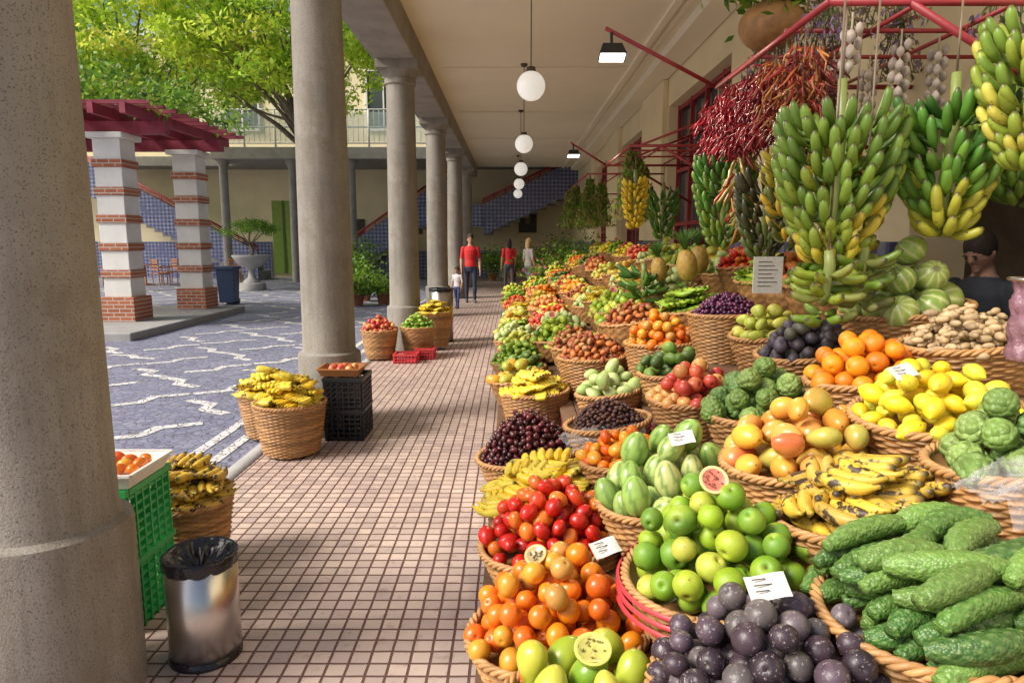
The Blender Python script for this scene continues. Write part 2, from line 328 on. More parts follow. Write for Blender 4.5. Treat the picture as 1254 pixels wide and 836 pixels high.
def leaves(mb,pos,size,cols,asp=.45,droop=0):
    N=len(pos);u=rng.normal(size=(N,3));u[:,2]-=droop;u/=np.linalg.norm(u,axis=1)[:,None];w=rng.normal(size=(N,3));w-=u*(u*w).sum(1)[:,None];w/=np.linalg.norm(w,axis=1)[:,None]
    s=(size*rng.uniform(.6,1.3,N))[:,None];v=np.stack([pos-u*s*.5,pos+w*s*asp*.5-u*s*.05,pos+u*s*.5,pos-w*s*asp*.5-u*s*.05],1).reshape(-1,3)
    cols=np.asarray(cols,float);c=cols[rng.integers(0,len(cols),N)]*rng.uniform(.7,1.25,(N,1));c=np.repeat(c,4,0)
    f=np.arange(4*N).reshape(-1,4);mb.add(v,f,c)
GR=[(.12,.26,.03),(.18,.34,.03),(.08,.17,.02),(.3,.42,.05)]
YG=[(.62,.78,.08),(.76,.85,.1),(.4,.62,.06),(.82,.8,.15),(.3,.5,.05)]
mb=MB();p=np.stack([rng.uniform(-14,-6.0,11000),rng.uniform(11.8,16.4,11000),zt+.5+abs(rng.normal(0,.32,11000))],1);p[:,2]+=.3*np.sin(p[:,0]*3)*np.cos(p[:,1]*2.4);p[:,2]=np.maximum(p[:,2],zt+.3)
leaves(mb,p,.13,GR);p=p[:2500].copy();p[:,1]=rng.uniform(11.8,12.2,2500);p[:,2]=zt+.6-abs(rng.normal(0,.25,2500))
leaves(mb,p[p[:,0]<-7.6],.12,GR+[(.4,.1,.2)]);mb.obj('creeper_foliage',m_leaf,parent=P,smooth=False)
def tree(x,y,h,clumps,cr,cz,cols,nl=130,spread=(1,1,.6),size=.17,trunk=.16):
    T=group('courtyard_tree',(x,y,0));mb=MB();n=8
    pts=[(math.sin(i*.9)*.07*i/3,math.cos(i)*.05,h*i/(n-1)) for i in range(n)];v,f=tube(pts,np.linspace(trunk,trunk*.6,n),12);mb.add(v,f)
    lf=MB();C=[]
    for k in range(clumps):
        d=rng.normal(size=3);d/=np.linalg.norm(d);r=cr*rng.uniform(.3,1)**.55;c=np.array([d[0]*r*spread[0],d[1]*r*spread[1],cz+d[2]*r*spread[2]]);C.append(c)
        cs=rng.uniform(.35,.75);m=int(nl*rng.uniform(.6,1.4));pp=rng.normal(size=(m,3))*[cs,cs,cs*.5]*.6+c
        tone=np.array(cols[rng.integers(0,len(cols))]);leaves(lf,pp,size,np.array([tone,tone*.85,np.array(cols[0])]),droop=.3)
    for c in C[::9]:
        a=np.array([0,0,h*.85+rng.uniform(-.5,.2)]);mid=(a+c)/2+[rng.normal(0,.2),0,-.1];v,f=tube([a,(a+mid)/2+[0,0,.1],mid,(mid+c)/2+rng.normal(0,.12,3),c],[trunk*.4,trunk*.3,trunk*.2,trunk*.12,.015],7);mb.add(v,f)
    mb.obj('trunk_and_limbs',m_bark,parent=T);lf.obj('crown',m_leaf,parent=T,smooth=False)
tree(-12.3,22.5,5.6,230,4.6,8.3,YG,nl=150,spread=(1.1,.8,.66),size=.19)
tree(-6.3,21.5,5.6,250,4.3,8.5,YG,nl=150,spread=(1.1,.8,.66),size=.19)
tree(-17,24,5.5,110,4.5,8.5,YG,nl=150,size=.19)
U=group('stone_urn_planter',(-8.7,22.9,0))
mb=MB();v,f=revolve([(.45,0),(.45,.22),(.4,.25),(.001,.25)],28);mb.add(v,f)
v,f=revolve([(.28,.25),(.26,.32),(.12,.42),(.1,.62),(.16,.72),(.42,.85),(.55,1.05),(.6,1.12),(.6,1.16),(.52,1.16),(.5,1.08),(.001,1.06)],28);mb.add(v,f);mb.obj('urn',m_stone,parent=U)
mb=MB();v,f=tube([(0,0,1),(.08,0,1.3),(-.05,.02,1.6),(0,0,1.9)],[.07,.06,.045,.03],8);mb.add(v,f)
for a in range(5):
    q=a*1.26;v,f=tube([(0,0,1.5),(.3*math.cos(q),.3*math.sin(q),1.75),(.5*math.cos(q),.5*math.sin(q),1.95)],[.03,.02,.01],6);mb.add(v,f)
mb.obj('bonsai_trunk',m_bark,parent=U)
mb=MB()
for k in range(24):
    q=rng.uniform(0,6.3);r=rng.uniform(.1,.85);c=[r*math.cos(q),r*math.sin(q),2.25-r*.35+rng.uniform(-.12,.12)];leaves(mb,rng.normal(size=(170,3))*[.15,.15,.06]+c,.07,GR)
mb.obj('bonsai_foliage',m_leaf,parent=U,smooth=False)
mb=MB();v=boxv(-.26,.26,-.26,.26,.06,.95);v[:4,:2]*=.82;mb.add(v,BF);v=boxv(-.29,.29,-.3,.29,.955,1.03);mb.add(v,BF);v,f=tube([(-.2,.27,.08),(.2,.27,.08)],[.08,.08],12);mb.add(v,f,mat=1);bar(mb,(-.2,.32,1),(.2,.32,1),.02)
o=mb.obj('wheelie_bin',[m_blue,m_black],smooth=False,loc=(-7.3,17.6,0),bevel=.02);o.scale=(.85,.85,.95)
def chair(x,y,r):
    mb=MB();box(mb,-.22,.22,-.22,.22,.43,.47)
    for a in (-.2,.2):
        bar(mb,(a,-.2,0),(a,-.2,.43),.02);bar(mb,(a,.2,0),(a,.24,.95),.02)
    for z in (.6,.72,.84,.93): box(mb,-.2,.2,.215+.02*(z-.5),.24+.02*(z-.5),z-.03,z+.03)
    for a in (-.24,.24): box(mb,a-.02,a+.02,-.2,.24,.66,.69);bar(mb,(a,-.19,.45),(a,-.19,.66),.015)
    o=mb.obj('wooden_chair',M_ch,smooth=False,loc=(x,y,0));o.rotation_euler[2]=r
M_ch=M('chair_wood',(.45,.18,.06),.5,ns=8,na=.3,bump=.1)
for x,y,r in ((-14.2,26,.5),(-13.2,26.4,-.6),(-12.9,25.2,2.6),(-10.6,26.2,.3),(-15.5,25.4,1.4)): chair(x,y,r)
mb=MB();v,f=revolve([(.001,.72),(.42,.72),(.42,.75),(.001,.75)],24);mb.add(v,f);v,f=revolve([(.3,0),(.3,.03),(.04,.06),(.035,.72)],16);mb.add(v,f);mb.obj('cafe_table',M_ch,loc=(-13.7,25.6,0))
def plant(x,y,h,r,cols,z=0,pot=.18):
    Pn=group('potted_plant',(x,y,z));mb=MB();v,f=revolve([(pot*.7,0),(pot,.28),(pot*1.1,.28),(pot*1.1,.33),(pot*.95,.33),(pot*.9,.3),(.001,.29)],20);mb.add(v,f,col=(.3,.12,.06));mb.obj('pot',m_attr,parent=Pn)
    mb=MB();leaves(mb,rng.normal(size=(900,3))*[r*.5,r*.5,h*.22]+[0,0,.3+h*.45],.13,cols);
    mb.obj('leaves',m_leaf,parent=Pn,smooth=False)
    mb=MB()
    for k in range(7):
        q=k*.9;bar(mb,(0,0,.25),(r*.4*math.cos(q),r*.4*math.sin(q),.3+h*.5),.008)
    mb.obj('stems',m_bark,parent=Pn)
for a in ((-4.6,20,1.0,.55,GR),(-4.0,18.6,.6,.45,GR),(-3.3,17.5,.35,.4,GR),(-3.9,17.2,.35,.4,GR),(-5.2,24,1.6,.7,GR),(-.8,28.0,1.2,.5,GR),(.0,27.6,1.0,.5,GR),(.9,27.0,1.3,.6,GR),(1.8,26,1.7,.6,GR),(1.3,18.5,1.3,.6,GR),(1.9,17.5,1.6,.6,GR),(.9,17.6,.9,.5,GR+[(.6,.1,.2)])): plant(*a)
# ---------------------------------------------------------------- fruit templates
def tmpl(shape,hi):
    n,m=(26,18) if hi else (11,8)
    if shape=='melon': n,m=(40,20)
    V,F=ball(n,m);t=np.arctan2(V[:,1],V[:,0]);z=V[:,2].copy();mask=(z>.985).astype(float)
    mask2=np.zeros(len(V))
    if shape=='round':
        V[:,2]*=.93;V[:,2]-=.16*np.exp(-((V[:,0]**2+V[:,1]**2)/.03))*np.sign(z)
    if shape=='tomato':
        V*=[.9,.9,1.15];V[:,:2]*=(1+.03*np.cos(5*t))[:,None]
    if shape in('mango','pear'):
        V[:,:2]*=(1-.16*z)[:,None];V*=[.92,.78,1.18];V[:,0]+=.12*(z**2);mask2=np.clip(.5+.9*V[:,0]+.3*z,0,1)
    if shape=='melon':
        V*=[1,1,.94];mask2=np.clip((np.cos(10*t+.5*np.sin(7*z))-.35)*3,0,1)*.9*(np.abs(z)<.97)
    if shape=='pepino':
        V[:,:2]*=(1-.12*z)[:,None];V*=[.85,.85,1.2];mask2=(np.cos(6*t+1.2*np.sin(3*z))>.5)*.85*(np.abs(z)<.93)
    if shape=='lemon':
        V*=[.82,.82,1.12];V[:,2]+=np.sign(z)*.22*np.exp(-((V[:,0]**2+V[:,1]**2)/.05))
    if shape=='custard':
        V[:,:2]*=(1-.14*z)[:,None];rr=np.round((z+1)*4);V*=(1+.07*np.cos(9*t+PI*rr)*np.sqrt(np.maximum(0,1-z*z))*np.abs(np.sin((z+1)*4*PI)) )[:,None]
    if shape=='apple':
        V[:,:2]*=(1+.06*z)[:,None];V[:,2]-=.3*np.exp(-((V[:,0]**2+V[:,1]**2)/.04))*np.sign(z);V[:,2]*=.95;mask2=np.clip(np.cos(t)*.7+.3,0,1)
    return V,F,mask,mask2
TC={}
def T(shape,hi):
    if (shape,hi) not in TC: TC[(shape,hi)]=tmpl(shape,hi)
    return TC[(shape,hi)]
def randrot(mode):
    q=rng.normal(size=4)
    if mode=='any': q/=np.linalg.norm(q);w,x,y,z=q;return np.array(Matrix([[1-2*(y*y+z*z),2*(x*y-z*w),2*(x*z+y*w)],[2*(x*y+z*w),1-2*(x*x+z*z),2*(y*z-x*w)],[2*(x*z-y*w),2*(y*z+x*w),1-2*(x*x+y*y)]]))
    if mode=='flat': return np.array((Matrix.Rotation(rng.uniform(0,6.28),3,'Z')@Matrix.Rotation(PI/2+rng.normal(0,.3),3,'Y')@Matrix.Rotation(rng.uniform(0,6.28),3,'Z')))
    if mode=='up': return np.array((Matrix.Rotation(rng.uniform(0,6.28),3,'Z')@Matrix.Rotation(rng.uniform(0,.9),3,'Y')@Matrix.Rotation(rng.uniform(0,6.28),3,'Z')))
def pile(R,a,slope,K=70,maxn=400,jit=.97):
    P=np.zeros((0,3));H=slope*R
    while len(P)<maxn:
        r=(R-a*.55)*np.sqrt(rng.random(K));t=rng.random(K)*2*PI;x=r*np.cos(t);y=r*np.sin(t);z=np.zeros(K)
        if len(P):
            d2=(x[:,None]-P[None,:,0])**2+(y[:,None]-P[None,:,1])**2
            hh=P[None,:,2]+np.sqrt(np.maximum((2*a*jit)**2-d2,0));hh=np.where(d2<(2*a*jit)**2,hh,0);z=hh.max(1)
        s=z+slope*r*r/R;i=s.argmin()
        if s[i]>H: break
        P=np.vstack([P,[x[i],y[i],z[i]]])
    return P
def banana_pts(L,curv,n=9):
    t=np.linspace(0,1,n);a=(t-.5)*curv;R=L/curv
    return np.stack([R*np.sin(a),np.zeros(n),R*(1-np.cos(a))],1)
BR=np.array([.28,.36,.78,.98,1.02,1,.96,.78,.3])
def banana(mb,Rm,pos,L,r,col,curv=1.1,tip=(.07,.05,.02),stem=None,n=7,startat=False):
    P=banana_pts(L,curv);
    if startat: P=P-P[0]
    P=P@np.asarray(Rm).T+pos;v,f=tube(P,BR*r,n);k=len(BR)+2
    c=np.tile(np.array(col,float),(k,1));c[:2]=stem if stem is not None else np.array(col)*.7+[0,.03,0];c[-2:]=tip;c[2]=np.array(col)*.85
    mb.add(v,f,np.repeat(c,n,0))
def hand(mb,pos,yaw,cols,n=6,L=.15,r=.017,pitch=0,curv=1.2,nn=7):
    for i in range(n):
        o=(i-(n-1)/2);R=np.array(Matrix.Rotation(yaw+o*.09,3,'Z')@Matrix.Rotation(pitch+rng.normal(0,.06),3,'Y')@Matrix.Rotation(PI/2*rng.choice([.3,.45,.6]),3,'X'))
        off=rotz(np.array([[0,o*r*1.8,0]]),yaw)[0]
        banana(mb,R,np.array(pos)+off+[0,0,-abs(o)*r*.25],L*rng.uniform(.92,1.08),r,np.array(cols[rng.integers(0,len(cols))])*rng.uniform(.9,1.08),curv,n=nn)
K={
 'orange_passion_fruit':('round',.035,'any',[(.82,.25,.01),(.88,.19,.01),(.74,.34,.03),(.86,.23,.01),(.6,.28,.06),(.8,.14,.01)],(.12,.08,.02),None,F_smooth,.8),
 'purple_passion_fruit':('round',.032,'any',[(.06,.035,.05),(.1,.065,.09),(.04,.025,.035),(.17,.13,.15),(.12,.1,.1)],(.2,.15,.08),None,F_pass,.65),
 'guava':('apple',.04,'any',[(.3,.46,.02),(.44,.54,.04),(.2,.38,.02),(.56,.56,.08),(.16,.32,.03)],(.12,.08,.03),(.4,.52,.04),F_peel,.85),
 'green_mango':('mango',.05,'any',[(.36,.48,.03),(.58,.56,.05),(.22,.4,.03)],(.1,.1,.03),(.62,.58,.08),F_smooth,.7),
 'tomato':('tomato',.032,'any',[(.62,.02,.01),(.7,.06,.015),(.5,.015,.01),(.75,.18,.02)],(.08,.15,.02),None,F_smooth,.75),
 'orange_tomato':('tomato',.03,'any',[(.85,.2,.01),(.8,.12,.01),(.85,.36,.03)],(.08,.15,.02),None,F_smooth,.6),
 'pepino_melon':('pepino',.055,'up',[(.48,.6,.18),(.38,.52,.13),(.6,.64,.24),(.3,.46,.1)],(.15,.2,.05),(.13,.24,.05),F_smooth,.9),
 'mango':('mango',.05,'flat',[(.86,.46,.06),(.82,.55,.08),(.5,.44,.08),(.8,.36,.08),(.85,.5,.05)],(.1,.08,.02),(.6,.09,.04),F_smooth,.7),
 'lemon':('lemon',.036,'flat',[(.9,.68,.02),(.86,.72,.06),(.7,.68,.05),(.9,.6,.02)],(.4,.4,.1),None,F_peel,.6),
 'orange':('round',.04,'any',[(.92,.28,.01),(.94,.35,.01),(.88,.23,.01)],(.1,.15,.02),None,F_peel,.7),
 'custard_apple':('custard',.048,'any',[(.2,.33,.07),(.27,.4,.1),(.14,.26,.06)],(.1,.07,.03),None,F_bump,.7),
 'apple':('apple',.036,'any',[(.8,.4,.12),(.75,.16,.07),(.6,.08,.05)],(.1,.07,.02),(.6,.03,.04),F_smooth,.7),
 'purple_plum':('round',.033,'any',[(.05,.04,.06),(.09,.07,.1),(.04,.03,.04),(.1,.1,.07)],(.1,.07,.02),None,F_matte,.7),
 'melon':('melon',.08,'any',[(.34,.48,.08),(.42,.54,.12),(.28,.42,.07)],(.2,.2,.08),(.66,.7,.34),F_melon,1.1),
 'grape':('ball',.014,'any',[(.09,.02,.08),(.15,.03,.1),(.06,.02,.06),(.22,.05,.12)],(.1,.05,.03),None,F_smooth,.7),
 'cherry':('tomato',.018,'any',[(.08,.012,.015),(.14,.02,.025),(.05,.01,.015)],(.08,.05,.02),None,F_smooth,1.0),
 'date':('tomato',.012,'flat',[(.09,.03,.025),(.13,.05,.03),(.06,.02,.025)],(.08,.05,.02),None,F_matte,.8),
 'avocado':('pear',.042,'flat',[(.12,.22,.03),(.2,.32,.05),(.08,.14,.03)],(.1,.08,.03),None,F_peel,.7),
 'pear':('pear',.04,'flat',[(.62,.6,.1),(.5,.56,.08)],(.1,.08,.03),None,F_peel,.7),
 'peach':('apple',.037,'any',[(.88,.45,.13),(.85,.33,.08)],(.1,.08,.03),(.7,.12,.05),F_peel,.7),
 'lime':('lemon',.03,'flat',[(.2,.38,.03),(.34,.48,.05)],(.1,.1,.03),None,F_peel,.7),
 'papaya':('mango',.058,'flat',[(.66,.5,.05),(.42,.46,.06),(.76,.38,.04)],(.1,.1,.03),(.8,.4,.05),F_smooth,.6),
 'fig':('pear',.026,'any',[(.35,.08,.03),(.6,.18,.04),(.45,.22,.07)],(.1,.08,.03),None,F_matte,.7),
 'chayote':('pear',.045,'any',[(.46,.56,.2),(.34,.48,.13)],(.1,.1,.03),(.55,.62,.25),F_peel,.7),
}
BK={'yellow_banana':[(.85,.58,.03),(.88,.65,.05),(.76,.6,.06)],'small_banana':[(.86,.56,.03),(.7,.58,.04),(.88,.64,.06)],'bruised_banana':[(.76,.5,.05),(.68,.44,.05),(.58,.36,.06)],'green_banana':[(.24,.42,.03),(.36,.5,.04)]}
def fruitmesh(kind,R,hi,slope=None):
    mb=MB()
    if kind in BK:
        cols=BK[kind];L,r=(.15,.02) if kind!='small_banana' else (.115,.019)
        if kind=='bruised_banana': L,r=.17,.021
        P=pile(R*.88,.05,slope or .7,maxn=70,jit=.72)
        main=rng.uniform(0,6.28)
        for p in P: hand(mb,p+[0,0,.012],main+rng.normal(0,.7)+(PI if rng.random()<.4 else 0),cols,rng.integers(3,7),L,r,pitch=-.15*rng.random(),nn=9 if hi else 6,curv=1.0)
        return mb.mesh('bananas',F_bruise if kind=='bruised_banana' else F_ban)
    if kind=='cucumber':
        cols=[(.06,.15,.03),(.09,.2,.035),(.14,.26,.05)]
        for lay in range(4):
            n=8-lay;yy=(np.arange(n)-(n-1)/2)*.058
            for y in yy:
                for xo in (-.09,.095):
                    if abs(y)>R*.9: continue
                    x=xo+rng.uniform(-.03,.03);L=.2*rng.uniform(.8,1.15);t=np.linspace(0,1,40);b=rng.normal(0,.02)
                    P=np.stack([x+(t-.5)*L,y+b*np.sin(PI*t)+rng.normal(0,.006),lay*.045+.008*np.sin(3*t)+rng.normal(0,.004)],1);rr=.029*rng.uniform(.88,1.1)*np.sin(np.clip(PI*t,.14,PI-.14))**.32
                    v,f=tube(P,rr,28);a=rng.normal(0,.25);c=P.mean(0)
                    ax=np.repeat(np.concatenate([P[:1],P,P[-1:]]),28,0);th=np.tile(np.arange(28)/28*2*PI,42);row=np.repeat(np.arange(42),28)
                    bmp=np.maximum(0,np.cos(th*7+PI*(row//3)))*np.abs(np.sin(row*PI/3+.4))
                    v=ax+(v-ax)*(1+.09*bmp[:,None]);v=rotz(v-c,a)+c
                    base_=np.array(cols[rng.integers(0,3)])*rng.uniform(.85,1.3);k=(bmp*.45)[:,None]
                    mb.add(v,f,base_*(1-k)+np.array((.34,.46,.14))*k)
        return mb.mesh('cucumbers',m_cuc)
    if kind=='ginger':
        V,F=ball(10,7)
        for p in pile(R*.95,.026,.6,maxn=90):
            q=rng.uniform(0,6.28);c=np.array((.62,.44,.24))*rng.uniform(.7,1.1)
            for k in range(5): 
                s=np.array([.026,.014,.014])*rng.uniform(.6,1.2);mb.add(rotz(V*s,q+k*1.1)+p+rng.normal(0,.015,3),F,c)
        return mb.mesh('ginger_roots',F_matte)
    shape,a,mode,pal,stem,c2,mat,sl=K[kind];V,F,mk,mk2=T('round' if shape=='ball' else shape,hi and shape!='ball' and kind not in('cherry','date'))
    if slope: sl=slope
    if not hi and kind in('grape','cherry','date'): a=a*1.5
    P=pile(R,a,sl,maxn=520 if kind in('cherry','date','grape') else (360 if hi else 130))
    for p in P:
        Rm=randrot(mode);s=a*rng.uniform(.85,1.1);v=(V*s*rng.uniform(.93,1.06,3))@Rm.T+p+[0,0,a*.3]
        c=np.array(pal[rng.integers(0,len(pal))])*rng.uniform(.82,1.08);C=np.tile(c,(len(V),1))
        if c2 is not None:
            k=mk2[:,None]*(rng.uniform(.1,.85) if shape in('mango','apple') else 1);C=C*(1-k)+np.array(c2)*k
        C=C*(1-mk[:,None])+np.array(stem)*mk[:,None];mb.add(v,F,C)
    return mb.mesh(kind,mat)
m_cuc=M('cucumber_skin',rough=.42,attr=True,ns=60,na=.4,vor=140,bd=.0025)
WC=np.array([.50,.26,.095])
def basketmesh(Rt,Rb,h,hi,liner=True):
    mb=MB();nst=int(2*PI*Rt/.045)//2*2;seg=nst*(4 if hi else 2);sh=.012 if hi else .026;rows=int(h/sh);sub=3 if hi else 2
    t=np.arange(seg)/seg*2*PI;R=[];Cc=[]
    for i in range(rows*sub+1):
        k=i//sub;ph=(i%sub)/sub;z=i/(rows*sub);r0=Rb+(Rt-Rb)*(z**.8);b=math.sin(PI*ph)
        r=r0+.005*b+.007*np.cos(nst/2*t+PI*k)*(.4+.6*b)+.004*np.sin(2*t+1)
        R.append(np.stack([r*np.cos(t),r*np.sin(t),np.full(seg,-h+z*h)+.003*np.sin(3*t)],1));random.seed(k*7+int(Rt*100))
        Cc.append(np.tile(WC*random.uniform(.6,1.2),(seg,1)))
    mb.add(np.vstack(R),gridf(len(R),seg),np.vstack(Cc))
    v,f=revolve([(Rt-.004,-.0),(Rt-.03,-.03),(Rt*.6,-.035),(.001,-.035)],40);mb.add(v,f,WC*.6)
    v,f=revolve([(.001,-h),(Rb,-h)],24);mb.add(v,f,WC*.5)
    for k in range(3 if hi else 2):
        n=180 if hi else 48;s=np.linspace(0,2*PI,n);tw=s*int(Rt*75)+k*2*PI/3;rr=Rt+.008*np.cos(tw)+.003*np.sin(2*s);v,f=tube(np.stack([rr*np.cos(s),rr*np.sin(s),.004+.008*np.sin(tw)],1),np.full(n,.0075 if hi else .012),7 if hi else 4)
        mb.add(v,f,WC*(.95+.12*k))
    return mb.mesh('basket',m_wicker)
BC={}
def card(parent,loc,rot,s=1.0):
    mb=MB();n=6;t=np.linspace(-.045,.045,n)*s
    v=np.array([[x,y,.004*math.sin(x*60)+.003] for y in (-.03*s,.03*s) for x in t]);mb.add(v,gridf(2,n,False))
    for q in range(3): box(mb,-.03*s,(.0+.01*(q%2))*s,(.016-q*.014)*s,(.019-q*.014)*s,.0065,.0072,mat=1)
    o=mb.obj('price_card',[m_paper,m_dark],parent=parent,smooth=False,loc=loc);o.rotation_euler=rot
def topz(me,rz,px,py,rad=.05):
    n=len(me.vertices);c=np.zeros(n*3,np.float32);me.vertices.foreach_get('co',c);c=rotz(c.reshape(-1,3),rz);d=(c[:,0]-px)**2+(c[:,1]-py)**2;return c[d<rad*rad,2].max()
def half(parent,me,rz,px,py,r,skin,flesh,pulp,rot):
    z=topz(me,rz,px,py,.02);mb=MB();ph=np.linspace(-PI/2,0,9);v,f=revolve(np.stack([np.maximum(np.cos(ph),2e-3)*r,np.sin(ph)*r],1),24);mb.add(v,f,skin)
    v,f=revolve([(r,0),(r*.93,.001),(r*.78,-.001)],24);mb.add(v,f,flesh);v,f=revolve([(r*.78,-.001),(r*.5,-.006),(.001,-.004)],24);v[:,2]+=rng.normal(0,.0012,len(v));mb.add(v,f,pulp)
    V,F=ball(6,5)
    for k in range(16): q=rng.uniform(0,6.28);s=r*.65*math.sqrt(rng.random());mb.add(V*[.0035,.0025,.003]+[s*math.cos(q),s*math.sin(q),-.001],F,np.array(pulp)*.45)
    o=mb.obj('halved_fruit',F_smooth,parent=parent,loc=(px,py,z+r*.45));o.rotation_euler=rot
def basket(x,y,z,R,kind,h=.22,hi=True,tilt=-.14,name=None,slope=None,tag=False,rim=None):
    e=group(name or (kind+'_basket'),(x,y,z),(rng.normal(0,.03),tilt,0))
    key=(round(R,2),round(h,2),hi)
    if key not in BC: BC[key]=basketmesh(key[0],key[0]*.74,key[1],hi)
    o=bpy.data.objects.new('wicker_basket',BC[key]);sc.collection.objects.link(o);o.parent=e;o.rotation_euler[2]=rng.uniform(0,6)
    fk=('f',kind,round(R,2),hi) 
    if hi or fk not in BC: BC[fk]=fruitmesh(kind,R+.008,hi,slope)
    rz=rng.uniform(0,6) if kind!='cucumber' else .15
    o=bpy.data.objects.new('fruit',BC[fk]);sc.collection.objects.link(o);o.parent=e;o.rotation_euler[2]=rz
    me=BC[fk]
    if kind=='orange_passion_fruit' and h<.3: half(e,me,rz,-.04,.02,.034,(.8,.3,.03),(.8,.5,.2),(.5,.38,.2),(.5,-.2,0))
    if kind=='guava': half(e,me,rz,-.01,-.03,.04,(.4,.5,.05),(.75,.6,.3),(.7,.22,.15),(.9,.1,0))
    if kind=='green_mango': half(e,me,rz,.05,.0,.045,(.45,.5,.05),(.6,.6,.15),(.6,.55,.15),(.4,.1,0))
    if rim is not None:
        mb=MB()
        for k in range(3):
            rr=R+.014+.004*k;v,f=revolve([(rr,.012-.026*k),(rr+.01,.006-.026*k),(rr,-.004-.026*k)],60);mb.add(v,f,rim)
        mb.obj('plastic_rim',m_redp,parent=e)
    if tag:
        px,py=tag;card(e,(px,py,topz(me,rz,px,py)+.004),(.6,0,rng.uniform(-.4,.4)),.95)
    return e
near=[(.165,1.5,.22,'green_mango'),(.14,1.9,.27,'orange_passion_fruit'),(.57,1.33,.27,'purple_passion_fruit'),(.92,1.35,.25,'cucumber'),
(.60,1.82,.28,'guava'),(.15,2.5,.27,'tomato'),(.13,2.98,.26,'yellow_banana'),(.58,2.42,.26,'pepino_melon'),(1.0,2.27,.27,'mango'),(.97,1.8,.23,'bruised_banana'),
(1.38,2.17,.25,'lemon'),(1.33,1.75,.2,'custard_apple'),(1.06,2.85,.23,'custard_apple'),(1.42,2.68,.23,'orange'),(1.42,3.3,.22,'purple_plum'),(1.87,3.25,.28,'melon'),(1.74,2.6,.22,'ginger'),
(.09,3.58,.28,'cherry'),(.5,3.48,.22,'date'),(.5,2.98,.19,'orange_tomato'),(.92,3.4,.22,'apple'),(.95,3.98,.2,'avocado'),(.6,4.15,.2,'chayote'),(1.45,3.85,.2,'pear')]
def zr(x): return .40+.47*x
tags={'orange_passion_fruit':(.17,.05),'purple_passion_fruit':(.0,.02),'lemon':(-.1,.0),'pepino_melon':(.05,-.1)}
for x,y,R,k in near: basket(x,y,zr(x)+(.03 if k in('cherry','date') else 0),R,k,tag=tags.get(k),rim=(1,1,1) if k=='guava' else None)
for x,y,R,k,z in ((.17,5.0,.25,'small_banana',.5),(.62,5.2,.26,'fig',.72),(1.05,4.75,.25,'orange_passion_fruit',.9),(1.42,4.5,.25,'grape',1.13)): basket(x,y,z,R,k,h=.38,tilt=-.05)
fill=['chayote','green_mango','avocado','orange','pear','peach','lime','papaya','apple','guava','yellow_banana','lemon','chayote','green_banana','orange_tomato','mango','small_banana','pear','lime','fig','tomato','papaya']
r2=random.Random(3)
for x in (.05,.5,.95,1.4,1.88):
    y=5.7 if x>.1 else 5.6
    if x==.95: y=5.4
    if x==1.4: y=5.1
    if x==1.88: y=3.95
    while y<15.5:
        kk=r2.choice(fill);R=r2.choice([.2,.22,.24,.26]);
        basket(x+r2.uniform(-.07,.07),y,.42+.5*x+r2.uniform(-.05,.08),R,kk,h=.2,hi=False);y+=R*2+r2.uniform(-.02,.1)
S=group('stepped_market_stall')
mb=MB();ml=MB()
for x0,x1,z in ((-.12,.34,.22),(.34,.78,.40),(.78,1.18,.60),(1.18,1.62,.80),(1.62,2.15,1.02)):
    for k in range(4):
        w=(x1-x0)/4;box(mb,x0+k*w+.004,x0+(k+1)*w-.004,.7,15.8,z,z+.02)
    for y in np.arange(.9,15.9,1.25): box(ml,x0+.01,x0+.05,y,y+.04,0,z);box(ml,x0+.05,x1,y,y+.035,z-.05,z-.002)
    box(ml,x0+.012,x0+.035,.7,15.8,z-.06,z-.003)
mb.obj('shelf_boards',m_wood,parent=S,smooth=False);ml.obj('stall_frame',m_maroon,parent=S,smooth=False)
def film(name,x,y,z,w,d,amp):
    n=26;u,v_=np.meshgrid(np.linspace(-1,1,n),np.linspace(-1,1,n));zz=amp*(np.sin(u*5+v_*3)+np.sin(v_*7-u*4+1)+.7*np.sin(u*13+v_*9))*.5+rng.normal(0,amp*.35,u.shape)
    vv=np.stack([u*w/2*(1+.1*np.sin(4*v_)),v_*d/2*(1+.1*np.sin(5*u)),zz],-1).reshape(-1,3);mb=MB();mb.add(vv,gridf(n,n,False));return mb.obj(name,m_film,loc=(x,y,z),smooth=True)
o=film('clear_plastic_film',1.2,1.5,1.06,.3,.18,.018);o.rotation_euler=(.15,-.2,.2)
o=film('clear_plastic_film',.45,3.28,.64,.4,.14,.018);o.rotation_euler=(.5,-.1,0)
e=group('hanging_bag_roll',(1.63,2.13,1.36));mb=MB();rows=[];n=40;t=np.arange(n)/n*2*PI
for k,z in enumerate(np.linspace(-.13,.12,16)):
    r=.054+.006*np.sin(k*1.3)+.005*np.sin(t*7+k)+.003*rng.normal(size=n);rows.append(np.stack([r*np.cos(t),r*np.sin(t),np.full(n,z)],1))
mb.add(np.vstack(rows),gridf(len(rows),n));mb.obj('bags',m_pink,parent=e);mb=MB();v,f=revolve([(.07,.12),(.075,.125),(.07,.13)],30);mb.add(v,f);bar(mb,(0,0,.12),(0,0,.7),.003);bar(mb,(-.07,0,.125),(.07,0,.125),.004);mb.obj('holder',m_steel,parent=e)
